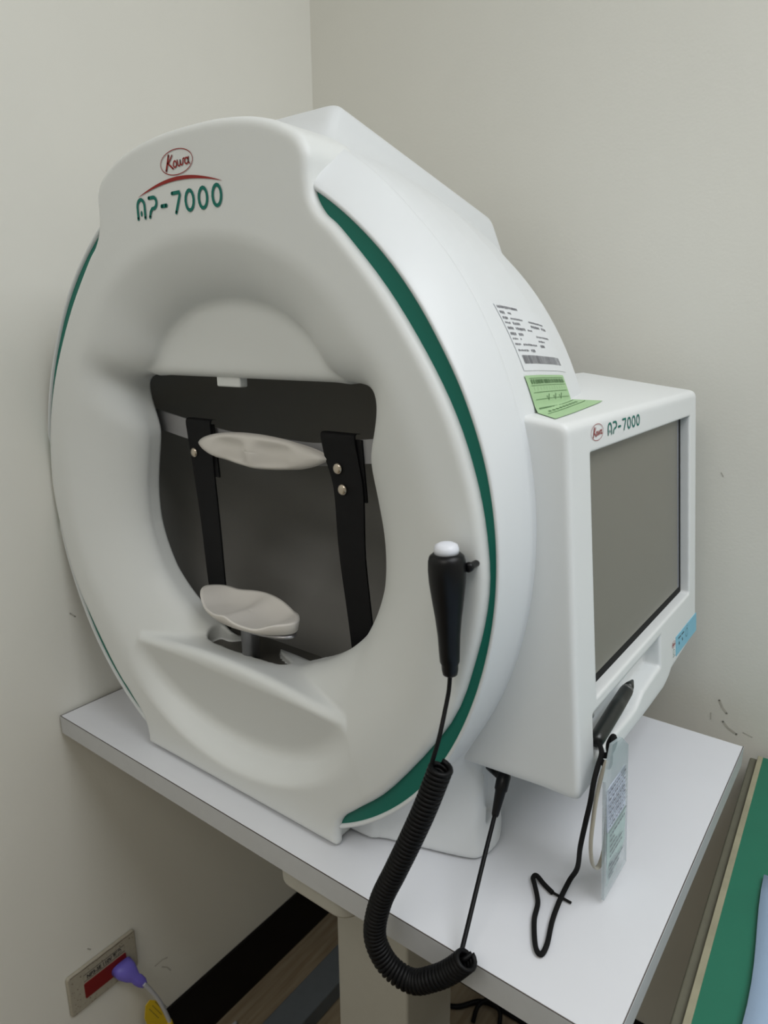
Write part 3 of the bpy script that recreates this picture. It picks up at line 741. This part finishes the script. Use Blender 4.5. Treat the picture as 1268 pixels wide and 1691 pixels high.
tube('plug_tip', [RL((.6420, .124, .0960)), RL((.620, .134, .0965))], .0050, M_BLACK, RB)

# ------------------------------------------------------------------ stylus with cord
ST = empty('stylus', (.722, .155, H + .155), 'black stylus pen lying in the tray under the screen with a black cord', 'stylus')
def SL(p): return (p[0] - .722, p[1] - .155, p[2] - .155)
pa = Vector((.7215, .151, .1530)); pb = Vector((.7185, .268, .1668)); pr_ = Vector((0, 0, 1)).rotation_difference((pb - pa).normalized()).to_matrix(); Lp = (pb - pa).length
lathe('barrel', [(.005, 0), (.0070, .002), (.0074, .01), (.0076, .06), (.0070, Lp - .024)], M_PEN, ST, 28, loc=SL(pa), rot=pr_, label='black barrel')
lathe('ferrule', [(.0068, Lp - .024), (.0064, Lp - .019)], M_PENTIP, ST, 28, loc=SL(pa), rot=pr_, label='grey ring')
lathe('nib', [(.0062, Lp - .019), (.0046, Lp - .011), (.0018, Lp - .002), (.0009, Lp)], M_PEN, ST, 24, loc=SL(pa), rot=pr_)
cordP = catmull([(.7215, .152, .153), (.7280, .145, .1560), (.735, .1312, .157), (.738, .1140, .1545), (.739, .1030, .1440), (.739, .0980, .1273), (.736, .0980, .1038), (.731, .1040, .0728), (.723, .1235, .0320), (.7140, .1290, .0080), (.7146, .1064, .004), (.7185, .0797, .003), (.7254, .0522, .003), (.7253, .0397, .003), (.7178, .0449, .003), (.705, .0697, .003), (.6986, .0913, .003), (.6876, .108, .004), (.6821, .1156, .004), (.6836, .1207, .004), (.6937, .1158, .003), (.7048, .1107, .003)], 10)
tube('cord', [SL(p) for p in cordP], .0024, M_CORD, ST, label='black woven cord')
tube('cord_end', [SL((.7040, .1110, .0030)), SL((.7142, .1107, .0026)), SL((.7240, .1105, .0020))], .0013, M_CORD, ST)
tube('knot', [SL(p) for p in catmull([(.7330, .140, .1500), (.7400, .1350, .1560), (.7420, .1420, .1640), (.7380, .1520, .1650), (.7350, .1500, .1560), (.7400, .1400, .1500), (.7410, .1330, .1450), (.7360, .1300, .1500)], 8)], .0028, M_CORD, ST)

# ------------------------------------------------------------------ hanging card sleeve
CS = empty('card_sleeve', (.7475, .13, H + .17), 'clear vinyl sleeve with a printed card hanging below the stylus tray', 'card holder')
def sleeve_uv(u, v, off=0.0):      # u 0..1 front to back, v 0..1 top to bottom
    # a stiff sleeve that hangs straight down
    z = .1690 - .1640 * v; y = .0975 + .031 * v + u * (.062 + .002 * v)
    return (.7475 + off - .7475 + .002 * math.sin(3 * v), y - .13, z - .17)
def sleeve_quad(name, pts, off, th, m, label=None):
    bm = bmesh.new(); a = [bm.verts.new(sleeve_uv(u, v, off)) for u, v in pts]; b = [bm.verts.new(sleeve_uv(u, v, off - th)) for u, v in pts]; n = len(pts)
    bm.faces.new(a); bm.faces.new(b[::-1])
    for i in range(n): bm.faces.new((a[i], b[i], b[(i + 1) % n], a[(i + 1) % n]))
    return bm_obj(name, bm, m, CS, label=label)
sleeve_quad('sleeve', [(.02, .12), (.35, -.06), (.75, -.02), (1, .08), (1, 1), (0, 1)], .0014, .0028, M_SLEEVE, 'clear vinyl sleeve')
sleeve_quad('card', [(.10, .20), (.88, .20), (.88, .50), (.10, .50)], .0005, .0008, M_CARDW, 'lilac upper card')
sleeve_quad('card_insert', [(.10, .50), (.88, .50), (.88, .78), (.55, .90), (.12, .93)], .0005, .0008, M_CARD, 'pale green lower card')
ik = Ink(); random.seed(11)
for v in (.20, .245, .30, .34, .385, .43, .50): ik.stroke([(.10, v), (.88, v)], .004 if v < .5 else .008, cap=False)
ik.stroke([(.10, .20), (.10, .5)], .006, cap=False)
for v in (.222, .272, .32, .362, .408, .46):
    x = .14
    while x < .80:
        w2 = random.uniform(.03, .08); ik.rect(x, v - .007, x + w2, v + .007); x += w2 + random.uniform(.02, .06)
for v, b in ((.54, .8), (.58, .35), (.62, .45), (.66, .72), (.70, .72), (.77, .3), (.80, .8), (.84, .6), (.87, .35)):
    x = .16
    while x < b: w2 = random.uniform(.05, .14); ik.rect(x, v - .006, min(b, x + w2), v + .006); x += w2 + .02
ik.build('card_text', lambda u, v: sleeve_uv(u, v, .0016), M_INKG, CS)
tube('hanging_loop', [(a - .7475, b - .13, c - .17) for a, b, c in catmull([(.744, .1190, .160), (.742, .1120, .145), (.742, .1040, .128), (.742, .1000, .105), (.742, .0990, .085), (.743, .1020, .066), (.743, .1130, .050), (.743, .1270, .044), (.743, .1370, .056), (.743, .138, .08), (.743, .135, .12)], 8)], .0022, M_BEIGESTRAP, CS, flat=.5, label='beige rubber loop')

# ------------------------------------------------------------------ wall outlet, plug, cord
OU = empty('wall_outlet', (XL, .012, .308), 'speckled beige wall outlet plate with dark red socket on the left wall', 'wall outlet')
prism('cover_plate', rrect(-.060, -.038, .060, .038, .006), 0, .007, M_PLASTICBEIGE, OU, bevel=.003, f=lambda u, v, w_: (w_, u, v))
prism('socket_face', rrect(-.035, -.020, .039, .008, .002), .0065, .0082, M_SOCKET, OU, f=lambda u, v, w_: (w_, u, v), label='dark red socket face')
fo = lambda u, v: (.0075, u, v)
ik = Ink(); ik.stroke([(-.034, .012), (.038, .012), (.038, .024), (-.034, .024)], .0010, closed=True)
ik.text('NP3-3E 110V 緊急', -.029, .0143, .0095, squash=.84, bold=.0004); ik.build('outlet_text', fo, M_INK, OU, 'framed black lettering reading 110V')
ik = Ink(); random.seed(2)
for k in range(34): ik.disc((random.uniform(-.056, .056), random.choice((-1, 1)) * random.uniform(.024, .035)), random.uniform(.0004, .0010), n=7)
for k in range(16): ik.disc((random.uniform(-.056, -.038), random.uniform(-.03, .03)), random.uniform(.0004, .0010), n=7)
ik.stroke([(-.055 + .11 * i / 12, .0352 + .0006 * math.sin(i * 2.1)) for i in range(13)], [random.uniform(.0006, .0018) for _ in range(13)], cap=False)
ik.build('grime', lambda u, v: (.00725, u, v), M_DIRT, OU)['kind'] = 'stuff'
PC = empty('power_cord', (.01, .05, .28), 'white power cord with a violet plug in the wall outlet and a yellow tag', 'power cord')
def PL(p): return (p[0] - .01, p[1] - .05, p[2] - .28 + H)
def plug_body():
    bm = bmesh.new(); secs = [(XL + .0084, .040, -.482, .021, .014), (XL + .020, .042, -.487, .020, .0135), (XL + .028, .046, -.495, .014, .011), (XL + .031, .050, -.501, .0095, .0085), (XL + .033, .053, -.506, .0105, .0095), (XL + .037, .057, -.513, .0095, .0085), (XL + .040, .060, -.519, .0055, .0055)]
    rings = []
    for x, y, z, a, b in secs:
        a *= .82; b *= .82
        rings.append([bm.verts.new(PL((x + .25 * (b * math.sin(t)), y + a * math.copysign(abs(math.cos(t)) ** .7, math.cos(t)), z + b * math.copysign(abs(math.sin(t)) ** .7, math.sin(t))))) for t in [2 * PI * k / 24 for k in range(24)]])
    for r0, r1 in zip(rings, rings[1:]):
        for k in range(24): bm.faces.new((r0[k], r0[(k + 1) % 24], r1[(k + 1) % 24], r1[k]))
    bm.faces.new(rings[0][::-1]); bm.faces.new(rings[-1])
    return bm
bm_obj('plug', plug_body(), M_PURPLE, PC, True, label='violet plug')
tube('cable', [PL(p) for p in catmull([(.033, .058, -.514), (.034, .068, -.535), (.034, .080, -.566), (.033, .090, -.600), (.030, .099, -.635), (.028, .104, -.660), (.026, .115, -.72), (.026, .125, -.765), (.030, .16, -.776), (.032, .24, -.776)], 8)], .0036, M_WCABLE, PC)
tube('yellow_sleeve', [PL(p) for p in catmull([(.0298, .0993, -.637), (.028, .104, -.660), (.0262, .1140, -.715)], 6)], .0048, M_YELLOW, PC, label='yellow sleeve on the cord')
prism('warning_tag', [(-.027, -.566), (-.018, -.562), (-.008, -.572), (.012, -.620), (.016, -.665), (-.006, -.660), (-.024, -.625), (-.031, -.590)], .020, .0212, M_YELLOW, PC, f=lambda u, v, w_: PL((w_ + .008, u + .0865, v)), label='yellow warning tag')
ik = Ink(); random.seed(9)
for r_ in range(4):
    for k in range(7): a = -.021 + r_ * .006 + k * .0022; b = -.578 - k * .0050 + r_ * .002; ik.stroke([(a, b), (a + .0012, b - .003)], .0012, cap=False)
ik.build('tag_print', lambda u, v: PL((.0296, u + .0865, v)), M_INK, PC)

# ------------------------------------------------------------------ cables on the floor under the table
def floor_cable(pts, r, label):
    c = catmull(pts, 10); o = tube('floor_cable', [(p[0] - pts[0][0], p[1] - pts[0][1], p[2]) for p in c], r, M_RUBBER)
    o.location = (pts[0][0], pts[0][1], 0); tag(o, label, 'cable')
floor_cable([(.30, .50, .006), (.36, .522, .006), (.40, .565, .006), (.46, .572, .006), (.52, .57, .006)], .005, 'straight black cable lying on the floor behind the table column')
floor_cable([(.405, .515, .006), (.400, .545, .015), (.415, .563, .022), (.440, .558, .018), (.452, .535, .006), (.47, .50, .006)], .0045, 'looped black cable arching on the floor right of the column')
floor_cable([(.37, .47, .007), (.42, .495, .007), (.47, .500, .007), (.54, .49, .007)], .006, 'thick black cable lowest in the tangle under the table')

# ------------------------------------------------------------------ green desk at the right
DK = empty('treatment_couch', (1.15, .05, 0), 'green topped couch with a worn wooden edge standing right of the white table', 'couch')
rotd = math.radians(2.35)
DK.rotation_euler = (0, 0, rotd)
px_, py_ = .8335, .099
def DL(a, b, z): # a: distance from the left edge, b: along the edge
    return (a - (1.15 - px_) * 1.0, b, z)
DK.location = (px_ + (1.15 - px_) * math.cos(rotd), py_ + (1.15 - px_) * math.sin(rotd), 0)
ZT = H - .05
box('frame', DL(-.0095, -1.4, ZT - .10), DL(.62, .470, ZT - .0050), M_DESKS, DK, bevel=.002, label='dull olive side rail')
bm = bmesh.new(); add_box(bm, DL(.0, -1.4, ZT - .006), DL(.0065, .470, ZT + .0008)); bm_obj('edge_strip', bm, M_DESKW, DK, bevel=.0008, label='worn pale wooden edge')
box('mat', DL(.0065, -1.4, ZT - .004), DL(.60, .470, ZT), M_DESKG, DK, label='green vinyl top')
for a in (.03, .55):
    for b in (-1.3, .40): box('leg', DL(a, b, 0), DL(a + .04, b + .04, ZT - .10), M_DESKS, DK, bevel=.002)
SH = empty('blue_sheet', DK.location, 'pale blue cloth sheet laid on the green couch', 'sheet'); SH.rotation_euler = (0, 0, rotd)
SH.location = (DK.location.x, DK.location.y, ZT)
bm = bmesh.new(); nx_, ny_ = 24, 60
g = [[bm.verts.new((DL(.040 + .5 * i / nx_ + .004 * math.sin(j * .5), 0, 0)[0], -1.3 + 1.52 * j / ny_, .0068 + .0012 * math.sin(i * 1.3 + j * .4))) for i in range(nx_ + 1)] for j in range(ny_ + 1)]
for j in range(ny_):
    for i in range(nx_): bm.faces.new((g[j][i], g[j][i + 1], g[j + 1][i + 1], g[j + 1][i]))
so = bm_obj('cloth', bm, M_SHEET, SH, True); sm = so.modifiers.new('t', 'SOLIDIFY'); sm.thickness = .004; sm.offset = -1

# pieces of a part sit under that part
def under(part_name, *names):
    for c in [o for o in bpy.data.objects if o.name.split('.')[0] in names and o.parent]:
        ps = [o for o in bpy.data.objects if o.name.split('.')[0] == part_name and o.parent and o.parent == c.parent]
        if not ps: continue
        p = min(ps, key=lambda q: (center_of(q) - center_of(c)).length)
        if p is not c: c.parent = p
def center_of(o):
    return sum((Vector(b) for b in o.bound_box), Vector()) / 8
under('asset_label', 'label_text', 'label_barcode'); under('green_label', 'green_label_print'); under('blue_sticker', 'sticker_print', 'sticker_mark')
under('strap', 'rivet', 'strap_flap'); under('slide_plate', 'plate_hole'); under('chin_rest', 'cup_tray'); under('screen', 'screen_edge')
under('warning_tag', 'tag_print'); under('tabletop', 'edge_seam', 'edge_banding'); under('plug', 'plug_tip'); under('cover_plate', 'grime', 'outlet_text'); under('cord', 'cord_end', 'knot')
for o in list(bpy.data.objects):
    if o.name.split('.')[0] in ('model_lettering', 'brand_oval_print', 'swoosh_print') and o.parent == K:
        o.parent = bpy.data.objects['monitor_housing'] if center_of(o).x > .2 else bpy.data.objects['front_panel']
